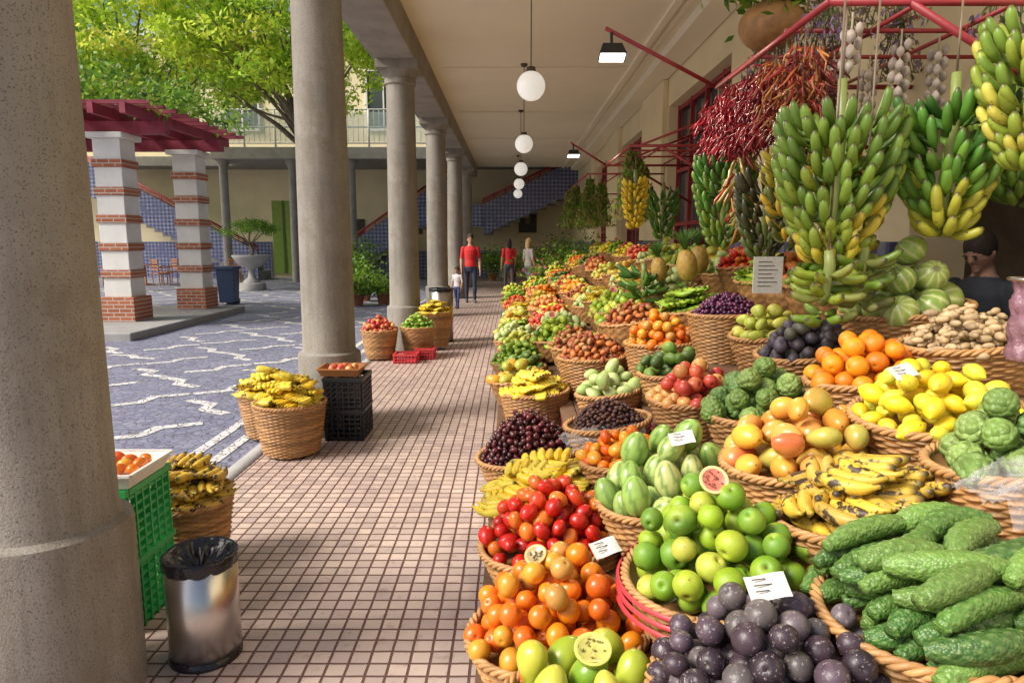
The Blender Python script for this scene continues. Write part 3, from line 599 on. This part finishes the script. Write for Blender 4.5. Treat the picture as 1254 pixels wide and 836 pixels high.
# left side baskets
basket(-1.68,5.04,.40,.26,'small_banana',h=.38,tilt=0,name='banana_basket',slope=.95);basket(-2.0,5.5,.38,.24,'yellow_banana',h=.36,tilt=0,name='banana_basket',slope=.9)
basket(-1.6,3.25,.33,.19,'bruised_banana',h=.31,tilt=0,name='banana_basket',slope=1.2)
basket(-1.82,9.3,.4,.25,'apple',h=.38,tilt=0,hi=False);basket(-1.32,9.5,.42,.24,'lime',h=.38,tilt=0,hi=False);basket(-1.18,10.2,.55,.27,'yellow_banana',h=.5,tilt=0,hi=False)
def crate(name,x,y,z,w,d,h,mat,nlev=1):
    e=group(name,(x,y,z));mb=MB()
    for l in range(nlev):
        zz=l*h
        for s in (-1,1):
            for zc in np.arange(zz+.02,zz+h-.03,.04): box(mb,-w/2,w/2,s*(d/2)-.008,s*(d/2)+.008,zc,zc+.013);box(mb,s*w/2-.008,s*w/2+.008,-d/2+.009,d/2-.009,zc,zc+.013)
            for t in np.linspace(-1,1,7): box(mb,t*(w/2-.01)-.005,t*(w/2-.01)+.005,s*(d/2)-.011,s*(d/2)+.011,zz+.002,zz+h-.012);box(mb,s*w/2-.011,s*w/2+.011,t*(d/2-.01)-.005,t*(d/2-.01)+.005,zz+.003,zz+h-.013)
            box(mb,-w/2-.012,w/2+.012,s*(d/2)-.014,s*(d/2)+.014,zz+h-.03,zz+h-.002);box(mb,s*w/2-.014,s*w/2+.014,-d/2+.015,d/2-.015,zz+h-.03,zz+h-.003)
    box(mb,-w/2+.01,w/2-.01,-d/2+.01,d/2-.01,.0,.012);mb.obj('crate',mat,parent=e,smooth=False);return e
crate('green_plastic_crate',-1.7,2.78,0,.3,.34,.31,m_green,2)
crate('black_plastic_crate',-1.36,5.55,0,.3,.36,.26,m_black,2)
crate('red_plastic_crate',-1.42,9.05,0,.3,.25,.13,m_redp,1);crate('red_plastic_crate',-1.2,9.35,0,.25,.25,.16,m_redp,1)
def tray(x,y,z,w,d,kind,mat):
    e=group('fruit_tray',(x,y,z));mb=MB();v=boxv(-w/2,w/2,-d/2,d/2,0,.06);v[:4,:2]*=.85;mb.add(v,BF[[0,2,3,4,5]]);v2=v.copy();v2[:,:2]*=.95;v2[:4,2]+=.008;mb.add(v2,BF[[0,2,3,4,5]][:, ::-1])
    for s in (-1,1): box(mb,-w/2,w/2,s*d/2-.006,s*d/2+.006,.055,.066);box(mb,s*w/2-.006,s*w/2+.006,-d/2+.007,d/2-.007,.055,.066)
    mb.obj('tray',mat,parent=e,smooth=False);o=bpy.data.objects.new('fruit',fruitmesh(kind,min(w,d)*.46,True,.3));sc.collection.objects.link(o);o.parent=e;o.location=(0,0,.035)
tray(-1.68,2.76,.622,.34,.34,'orange_tomato',m_white);tray(-1.4,5.55,.522,.34,.3,'apple',M_ch)
def steelbin(name,x,y,R,h,bag=True):
    e=group(name,(x,y,0));mb=MB();v,f=revolve([(.001,.0),(R*.97,0),(R*.98,.03),(R*.99,.031),(R,h),(R*.96,h),(R*.95,h-.1),(.001,h-.12)],48);mb.add(v,f);mb.obj('steel_body',m_steel,parent=e)
    mb=MB();v,f=revolve([(R*1.01,0),(R*1.01,.03),(R*.9,.032)],48);mb.add(v,f)
    n=72;t=np.arange(n)/n*2*PI;rows=[]
    for r,z,a in ((R*1.015,h-.035,.0025),(R*1.04,h-.015,.0015),(R*1.05,h+.006,.001),(R*1.0,h+.016,.001),(R*.93,h+.008,.002),(R*.84,h-.012,.005),(R*.7,h-.035,.009),(R*.35,h-.055,.012),(.002,h-.06,0)):
        q=r+a*np.sin(t*9+z*50)+a*.6*np.sin(t*23);rows.append(np.stack([q*np.cos(t),q*np.sin(t),z+a*np.sin(t*13+1)],1))
    mb.add(np.vstack(rows),gridf(len(rows),n))
    mb.obj('lid_bag_and_base',m_bag,parent=e)
m_bag=M('bin_bag',(.014,.014,.018),.25,bs=25,bump=.5,bd=.015)
steelbin('steel_waste_bin',-1.2,2.48,.132,.41);steelbin('steel_litter_bin',-1.14,11.0,.19,.85)
# ---------------------------------------------------------------- hanging frames & produce
ZF=2.63
def frame(x0,x1,y0,y1,z):
    e=group('red_steel_hanging_frame');mb=MB();r=.017
    bar(mb,(x0,y0,z),(x0,y1,z),r);bar(mb,(x0,y0,z),(x1,y0,z),r);bar(mb,(x0,y1,z),(x1,y1,z),r)
    for k in (.33,.66): bar(mb,(x0+(x1-x0)*k,y0,z+.02),(x0+(x1-x0)*k,y1,z+.02),r*.7)
    for k in (.3,.6): y=y0+(y1-y0)*k;bar(mb,(x0,y,z+.025),(x1,y,z+.025),r*.7)
    for y in (y0,y1): bar(mb,(x0+.35,y,z),(x1,y,z-.55),r);bar(mb,(x0+.1,y,z),(x1,y,z+.45),r*.8)
    mb.obj('bars',m_red,parent=e);return e
frame(1.38,2.69,3.15,4.8,ZF);frame(1.4,2.69,8.3,10.4,2.72)
m_led=M('led_lens',(.9,.9,.9),.3,emit=8)
def floodlight(x,y,z,ax,ay,az,tgt,en):
    L=group('floodlight_on_arm',(0,0,0));mb=MB();bar(mb,(ax,ay,az),(x-.04,y+.04,z+.14),.014);mb.obj('arm',m_red,parent=L)
    mb=MB();v=boxv(-.09,.09,-.05,.05,-.06,.02);v[4:,:2]*=.7;mb.add(v@np.array(Matrix.Rotation(.3,3,'X'))+[x,y,z],BF);bar(mb,(x,y+.04,z+.12),(x,y+.01,z+.01),.01);mb.obj('lamp_housing',m_black,parent=L,smooth=False)
    mb=MB();v=boxv(-.08,.08,-.045,.045,-.068,-.061);mb.add(v@np.array(Matrix.Rotation(.3,3,'X'))+[x,y,z],BF);mb.obj('lamp_lens',m_led,parent=L,smooth=False)
    l=bpy.data.lights.new('lamp','SPOT');l.energy=en;l.spot_size=2.4;l.spot_blend=.8;l.shadow_soft_size=.15;l.color=(1,.86,.66);lo=bpy.data.objects.new('lamp_light',l);sc.collection.objects.link(lo);lo.parent=L;lo.location=(x,y-.02,z-.12)
    lo.rotation_euler=(Vector(tgt)-Vector((x,y,z-.12))).to_track_quat('-Z','Y').to_euler()
floodlight(.66,4.74,2.86,1.38,4.8,ZF,(1.3,3.6,.9),90)
floodlight(.9,10.3,2.9,1.4,10.4,2.72,(1.2,9.0,1),90)  # far-frame floodlight and its arm are an added fill light for the fruit
def bunch(x,y,z,H,R,cols,tiers=8,per=12,L=.19,r=.02,name='hanging_banana_bunch',top=ZF,up=.7):
    mb=MB();v,f=tube([(0,0,H*.62),(.01,0,H*.3),(0,.01,-H*.4),(.02,0,-H*.5)],[.02,.026,.02,.012],8);mb.add(v,f,(.25,.3,.08))
    if top>z: bar(mb,(0,0,H*.6),(0,0,max(top-z,H*.62)),.005,col=(.2,.15,.1))
    for k in range(tiers):
        t=k/(tiers-1);zz=H*.34-t*H*.84;env=(.74+.26*math.sin(PI*min(1,.25+t*.75)))*(1-.3*t*t);pr=int(per*(1-.25*t))
        for i in range(pr):
            if rng.random()<.03: continue
            q=2*PI*i/pr+k*.37+rng.normal(0,.05);pit=up+rng.normal(0,.16)+.1*(1-t)
            l=L*rng.uniform(.88,1.08)*(1-.15*t);s=max(.02,R*env-l*math.cos(pit)*.95)
            Rm=np.array(Matrix.Rotation(q+rng.normal(0,.1),3,'Z')@Matrix.Rotation(-pit,3,'Y'))
            c=np.array(cols[min(len(cols)-1,max(0,int(rng.normal(t*(len(cols)-1),.8)+.5)))])*rng.uniform(.78,1.1)
            banana(mb,Rm,np.array([math.cos(q)*s,math.sin(q)*s,zz-.06+rng.normal(0,.012)]),l,r*rng.uniform(.9,1.05),c,.95,startat=True,n=9,stem=(.26,.34,.06))
    return mb.obj(name,F_ban,loc=(x,y,z))
G1=[(.13,.24,.03),(.19,.31,.035),(.29,.38,.04),(.62,.5,.05),(.82,.54,.04)]
G2=[(.06,.19,.03),(.1,.27,.03),(.16,.34,.04)]
bunch(1.46,3.15,1.90,.66,.28,[G1[0],G1[1],G1[0],G1[1],G1[2],G1[3]],tiers=10,per=20,L=.17,r=.023)
bunch(1.70,3.5,1.86,.5,.22,[G1[3],G1[4]],tiers=6,per=14,L=.16,r=.021)
bunch(1.93,3.1,1.98,.56,.25,G2+[G2[2],(.5,.5,.05)],tiers=8,per=18,L=.18,r=.022)
bunch(2.03,2.75,2.22,.56,.22,[G1[1],G1[2],(.6,.55,.08),G1[2]],tiers=9,per=18,L=.15,r=.021)
bunch(2.4,3.3,2.15,.6,.24,[G1[0],G1[1],G2[2]],tiers=8,per=16,L=.17,r=.021)
bunch(1.4,4.6,1.93,.58,.21,[G2[0],G2[1],G1[0],G2[1],G1[1]],tiers=10,per=19,L=.13,r=.017)
bunch(1.46,4.0,1.78,.46,.18,[(.06,.07,.03),(.05,.05,.02),(.1,.14,.03)],tiers=7,per=15,L=.14,r=.018)
bunch(1.47,3.7,1.9,.5,.16,[(.55,.45,.04),(.12,.14,.03),(.75,.5,.04)],tiers=7,per=12,L=.13,r=.016)
bunch(1.38,3.0,1.44,.2,.16,[G1[2],(.3,.34,.08),G1[1]],tiers=3,per=9,L=.15,r=.021,up=.2)
bunch(1.55,3.05,1.5,.2,.15,[G1[1],(.2,.22,.06)],tiers=3,per=9,L=.15,r=.021,up=.1)
bunch(1.5,8.5,2.12,.56,.17,[(.88,.62,.04),(.9,.68,.05)],tiers=8,per=14,L=.14)
bunch(2.0,9.2,2.0,.6,.22,G2,tiers=7,per=13)
def chilis(x,y,z,H,R,cols,name='chili_pepper_string',n=230,L=.065,r=.0065,top=ZF):
    mb=MB();bar(mb,(0,0,-H),(0,0,max(.01,top-z)),.004,col=(.3,.25,.15))
    for k in range(n):
        t=rng.random();q=rng.uniform(0,6.28);rr=R*math.sqrt(rng.random())*(.45+.7*math.sin(PI*min(1,t*.8+.15)));p=np.array([rr*math.cos(q),rr*math.sin(q),-t*H]);d=np.array([math.cos(q)*.5+rng.normal(0,.4),math.sin(q)*.5+rng.normal(0,.4),-1+rng.normal(0,.3)]);l=L*rng.uniform(.6,1.3)
        v,f=tube([p,p+d*l*.4,p+d*l*.75+rng.normal(0,.008,3),p+d*l+rng.normal(0,.01,3)],[r*.6,r*1.1,r*.8,r*.2],5);mb.add(v,f,np.array(cols[rng.integers(0,len(cols))])*rng.uniform(.45,1.2))
    return mb.obj(name,F_smooth,loc=(x,y,z))
CR=[(.36,.012,.035),(.46,.015,.04),(.2,.01,.02),(.5,.03,.05)];CO=[(.5,.11,.03),(.4,.03,.02),(.55,.22,.05),(.25,.03,.02)]
for x,y,c,H in ((1.38,4.75,CR,.36),(1.4,4.55,CR,.42),(1.38,4.3,CR,.42),(1.4,4.05,CR,.42),(1.42,3.85,CR,.42),(1.4,3.66,CO,.42),(1.42,3.48,CO,.42),(1.5,4.5,CR,.4),(1.55,4.1,CR,.4),(1.6,3.7,[(.2,.04,.05),(.25,.05,.05)],.4)): chilis(x,y,2.54,H*rng.uniform(.8,1.1),.11,c)
chilis(1.4,4.25,2.12,.4,.07,[(.6,.22,.04),(.5,.4,.1),(.5,.06,.03)],L=.1,r=.011,n=50)
def garlic(x,y,z,H):
    mb=MB();V,F=T('lemon',False)[:2];bar(mb,(0,0,-H),(0,0,ZF+.02-z),.005,col=(.5,.45,.3))
    for k in range(int(H/.022)): q=k*2.1;mb.add(V*.026*rng.uniform(.8,1.1)+[.035*math.cos(q),.035*math.sin(q),-.022*k],F,np.array((.65,.55,.48))*rng.uniform(.8,1.05))
    mb.obj('garlic_braid',F_matte,loc=(x,y,z))
for a in ((1.8,4.0,2.58,.35),(1.95,3.6,2.58,.3),(2.05,4.1,2.58,.4),(2.2,3.7,2.58,.35),(1.58,3.35,2.58,.2)): garlic(*a)
def herb(x,y,z,H,R,cols,name='dried_flower_bunch',n=700,size=.05):
    mb=MB();t=rng.random(n);q=rng.uniform(0,6.28,n);rr=R*np.sqrt(rng.random(n))*(.3+t);leaves(mb,np.stack([rr*np.cos(q),rr*np.sin(q),-t*H],1),size,cols,asp=.3,droop=1.5)
    for k in range(10): q=k*.63;v,f=tube([(0,0,.1),(R*.3*math.cos(q),R*.3*math.sin(q),-H*.4),(R*.7*math.cos(q),R*.7*math.sin(q),-H*.9)],[.003]*3,4);mb.add(v,f,(.12,.15,.05))
    mb.obj(name,m_leaf,loc=(x,y,z),smooth=False)
PU=[(.26,.18,.34),(.34,.24,.42),(.12,.16,.06),(.22,.26,.1),(.3,.2,.1)]
for x in (1.65,2.0,2.35):
    for y in (3.5,4.5): herb(x+rng.normal(0,.08),y+rng.normal(0,.15),3.02+rng.normal(0,.06),.42,.16,PU,n=480)
for x,y in ((1.5,8.8),(1.7,9.6),(1.9,10.2),(1.4,12.5),(1.7,13.3),(1.3,14.2),(1.6,15),(1.3,15.8),(1.8,16.5)): herb(x,y,2.7,.8,.22,GR+[(.3,.2,.08),(.4,.3,.15)],name='dried_herb_bunch',size=.1)
mb=MB();bar(mb,(1.3,12,2.75),(1.3,17,2.75),.015);bar(mb,(1.3,12,2.75),(2.6,12,2.75),.015);bar(mb,(1.3,17,2.75),(2.6,17,2.75),.015);bar(mb,(1.85,12,2.76),(1.85,17,2.76),.012);mb.obj('red_steel_hanging_frame',m_red)
e=group('hanging_basket_plant',(1.62,4.5,2.93));mb=MB();v,f=ball(32,20);mb.add(v*[.2,.2,.15],f,WC*.9)
for k in range(3): q=k*2.1;bar(mb,(.18*math.cos(q),.18*math.sin(q),.05),(0,0,.6),.003,col=(.2,.2,.2))
mb.obj('woven_ball',m_wicker,parent=e);mb=MB();leaves(mb,rng.normal(size=(500,3))*[.14,.14,.09]+[0,0,.22],.09,GR);mb.obj('leaves',m_leaf,parent=e,smooth=False)
e=group('handwritten_price_sign',(1.4,3.75,1.42));mb=MB();box(mb,-.08,.08,-.003,.003,-.1,.1)
for q in range(7): box(mb,-.055,.02+.03*((q*7)%3)/2,-.0045,-.0032,.07-q*.022,.074-q*.022,mat=1)
mb.obj('card',[m_paper,m_dark],parent=e,smooth=False);mb=MB();bar(mb,(0,0,.1),(0,0,1.2),.003);mb.obj('string',m_dark,parent=e)
def pineapple(x,y,z,s=1):
    e=group('pineapple',(x,y,z),(.1,-.15,0));mb=MB();n,m=32,26;V,F=ball(n,m);t=np.arctan2(V[:,1],V[:,0]);zz=V[:,2];d=.07*np.abs(np.cos(4*t+6*zz))*np.abs(np.cos(4*t-6*zz));V=V*(1+d)[:,None]*[.07,.07,.11]*s;mb.add(V,F,(.5,.32,.07));mb.obj('fruit',F_matte,parent=e)
    mb=MB()
    for k in range(34):
        q=k*2.4;o=.25+.9*(1-k/34);l=.16*s;p=np.array([0,0,.1*s]);d=np.array([math.cos(q)*o*.5,math.sin(q)*o*.5,1]);w=np.array([-math.sin(q),math.cos(q),0])*.013
        a=p+d*l*.5;b=p+d*l+np.array([math.cos(q),math.sin(q),-.4])*o*.05;mb.add([p-w,p+w,a+w,a-w,b+w*.1,b-w*.1],np.array([[0,1,2,3],[3,2,4,5]]),(.12,.24,.06))
    mb.obj('crown_leaves',m_leaf,parent=e)
for a in ((1.35,5.3,1.42,1.1),(1.2,5.6,1.38,.9),(1.5,5.5,1.46,1)): pineapple(*a)
bunch(1.1,5.75,1.3,.2,.24,G2,tiers=3,per=11,L=.2,r=.022,name='green_banana_bunch',top=1.2,up=.25)
# ---------------------------------------------------------------- people
m_cloth=M('cloth_and_skin',rough=.8,attr=True,ns=25,na=.25,bs=60,bump=.25,bd=.01)
def person(name,x,y,z0,h,yaw,shirt,pants,hair,skin=(.5,.28,.19),sleeve=1.14,hw=1.0,child=False,stride=.12,long_hair=False,armbend=.1,shoe=(.1,.1,.1),nod=0):
    s=h/1.75;mb=MB()
    def cap(pts,rad,n=12):
        v,f=tube(pts,rad,n);mb.add(v,f)
        for p,r in ((pts[0],rad[0]),(pts[-1],rad[-1])): V,F=ball(10,8);mb.add(V*r+np.array(p),F)
    def loft(secs,n=16):
        t=np.arange(n)/n*2*PI;rows=[]
        for (cx,cy,cz,rx,ry) in secs: rows.append(np.stack([cx+rx*np.cos(t),cy+ry*np.sin(t),np.full(n,cz)],1))
        mb.add(np.vstack(rows),gridf(len(rows),n))
    NP=np.array([0,.01,1.54])
    def nodm(v):
        c,s_=math.cos(nod),math.sin(nod);w=np.asarray(v,float)-NP;return np.stack([w[:,0],w[:,1]*c+w[:,2]*-s_,w[:,1]*s_+w[:,2]*c],1)+NP
    loft([(0,0,.80,.001,.001),(0,0,.81,.13*hw,.1),(0,.01,.9,.165*hw,.12),(0,0,.99,.155*hw,.115),(0,0,1.1,.14*hw,.1),(0,0,1.25,.165*hw,.115),(0,.005,1.36,.18*hw,.115),(0,.01,1.43,.15*hw,.09),(0,.01,1.48,.07,.065),(0,.005,1.55,.052,.055),(0,.005,1.56,.001,.001)])
    J=[]
    for sd in (-1,1):
        st=stride*sd
        cap([(.09*sd,0,.88),(.1*sd,-st*.6-.015,.49),(.1*sd,-st,.09)],[.088,.058,.042]);cap([(.09*sd,0,.88),(.097*sd,-st*.3,.68)],[.09,.075])
        cap([(.1*sd,-st*.8-.01,.36),(.1*sd,-st*.9,.22)],[.06,.048])
        cap([(.1*sd,-st+.03,.045),(.105*sd,-st-.07,.04),(.11*sd,-st-.15,.03)],[.045,.045,.033])
        W=np.array((.24*sd*hw,-armbend,.87 if armbend<.2 else 1.0));E=np.array((.235*sd*hw,.02,1.13));A=np.array((.185*sd*hw,.01,1.40))
        cap([tuple(A),tuple((A+E)/2),tuple(E)],[.06,.05,.043]);cap([tuple(E),tuple(E*.6+W*.4),tuple(W)],[.043,.041,.028])
        d=(W-E)/np.linalg.norm(W-E);H=W+d*.07;V,F=ball(10,8);mb.add(V*[.02,.04,.052]+H,F);J.append((W,H,d,sd))
    V,F=ball(20,16);hs=1.22 if child else 1;V=V*[.075*hs,.093*hs,.118*hs];V[:,:2]*=(1-.12*np.clip(-V[:,2:3]/.118,0,1));mb.add(nodm(V+[0,-.012,1.64]),F)
    V,F=ball(8,6);mb.add(nodm(V*[.012,.02,.02]+[0,-.108*hs,1.63]),F);mb.add(nodm(V*[.022,.012,.007]+[0,-.096*hs,1.588]),F);mb.add(nodm(V*[.03,.025,.02]+[0,-.08,1.555]),F)
    for sd in (-1,1): mb.add(nodm(V*[.012,.022,.032]+[.078*hs*sd,0,1.635]),F)
    tmp=mb.obj('tmp',m_attr);r=tmp.modifiers.new('r','REMESH');r.mode='VOXEL';r.voxel_size=.011;q=tmp.modifiers.new('s','SMOOTH');q.iterations=3;q.factor=.5
    dg=bpy.context.evaluated_depsgraph_get();me=bpy.data.meshes.new_from_object(tmp.evaluated_get(dg));bpy.data.objects.remove(tmp)
    n=len(me.vertices);co=np.zeros(n*3,np.float32);me.vertices.foreach_get('co',co);co=co.reshape(-1,3).astype(float)
    C=np.tile(np.array(skin,float),(n,1));ax=np.abs(co[:,0]);z=co[:,2]
    arm=(ax>.185*hw)&(z<1.36)&(z>.6) ;tor=(z>.93)&(z<1.47)&~((arm)&(z<sleeve));C[tor]=shirt
    leg=(z<=.93)&~((ax>.2*hw)&(z>.7));C[leg]=pants;C[z<.085]=shoe
    hnd=(ax>.2*hw)&(z<.92)&(z>.68);C[hnd]=skin
    for a in list(me.color_attributes): me.color_attributes.remove(a)
    at=me.color_attributes.new('Col','FLOAT_COLOR','POINT');at.data.foreach_set('color',np.hstack([C,np.ones((n,1))]).astype(np.float32).ravel())
    me.polygons.foreach_set('use_smooth',np.full(len(me.polygons),True));me.materials.clear();me.materials.append(m_cloth)
    e=group(name,(x,y,z0),(0,0,yaw));e.scale=(s,s,s);o=bpy.data.objects.new('body',me);sc.collection.objects.link(o);o.parent=e
    d=MB();V,F=ball(24,18);Hh=V*[.086*hs,.104*hs,.114*hs]*(1+.03*np.sin(V[:,0:1]*19+V[:,1:2]*23)*np.cos(V[:,2:3]*17))+[0,.008,1.672+(.02 if child else 0)];d.add(nodm(Hh),F,hair)
    if long_hair: d.add(V*[.09,.06,.17]+[0,.055,1.57],F,hair)
    V,F=ball(8,6)
    for sd in (-1,1): d.add(nodm(V*[.011,.008,.006]+[.03*sd,-.1*hs,1.648]),F,(.03,.02,.015));d.add(nodm(V*[.018,.006,.005]+[.03*sd,-.103*hs,1.666]),F,np.array(hair)*.6)
    for W_,H,dd,sd in J:
        for k in range(4):
            b=H+dd*.04+np.array([0,(k-1.5)*.017,0]);l=(.07,.08,.075,.058)[k];v,f=tube([b,b+dd*l*.5,b+dd*l*.8+[-.01*sd,0,0],b+dd*l+[-.02*sd,0,0]],[.009,.0085,.008,.006],6);d.add(v,f,skin)
        b=H+np.array([0,-.03,.02]);v,f=tube([b,b+dd*.03+[0,-.018,0],b+dd*.06+[0,-.02,0]],[.011,.01,.007],6);d.add(v,f,skin)
    d.obj('hair_eyes_fingers',m_cloth,parent=e);return e
person('man_in_red_shirt',-1.1,18.2,0,1.78,.1,(.7,.03,.03),(.03,.04,.08),(.04,.03,.02),stride=.1)
person('child',-1.33,16.6,0,.98,-.4,(.75,.7,.73),(.05,.07,.2),(.06,.04,.03),child=True,stride=.14)
person('woman_in_red_shirt',-.1,22,0,1.68,3.4,(.7,.03,.04),(.08,.08,.1),(.03,.02,.02),hw=.95,long_hair=True)
person('blonde_woman',.5,20.5,0,1.68,2.2,(.45,.4,.38),(.2,.2,.25),(.6,.42,.2),hw=.95,long_hair=True)
person('stall_vendor',2.82,4.1,0,1.66,-1.15,(.035,.04,.055),(.03,.03,.04),(.03,.02,.015),sleeve=.8,skin=(.42,.24,.17),stride=0,armbend=.25,nod=.5)
# ---------------------------------------------------------------- camera, light
cam=bpy.data.cameras.new('Camera');co=bpy.data.objects.new('Camera',cam);sc.collection.objects.link(co);co.location=(0,0,1.6);co.rotation_euler=(math.radians(90-8.3),0,0);cam.lens=24;cam.sensor_width=36;cam.clip_end=500;sc.camera=co
w=bpy.data.worlds.new('World');sc.world=w;w.use_nodes=True;nt=w.node_tree;sk=nt.nodes.new('ShaderNodeTexSky');sk.sky_type='NISHITA';sk.sun_disc=False
el=math.radians(40);az=math.radians(-112)
sk.sun_elevation=el;sk.sun_rotation=az;sk.dust_density=4;sk.air_density=1.0
nt.links.new(sk.outputs[0],nt.nodes['Background'].inputs[0]);nt.nodes['Background'].inputs[1].default_value=.15
su=bpy.data.lights.new('Sun','SUN');su.energy=5.0;su.angle=math.radians(22);su.color=(1,.95,.86);so=bpy.data.objects.new('Sun',su);sc.collection.objects.link(so)
d=Vector((math.sin(az)*math.cos(el),math.cos(az)*math.cos(el),math.sin(el)));so.rotation_euler=d.to_track_quat('Z','Y').to_euler()
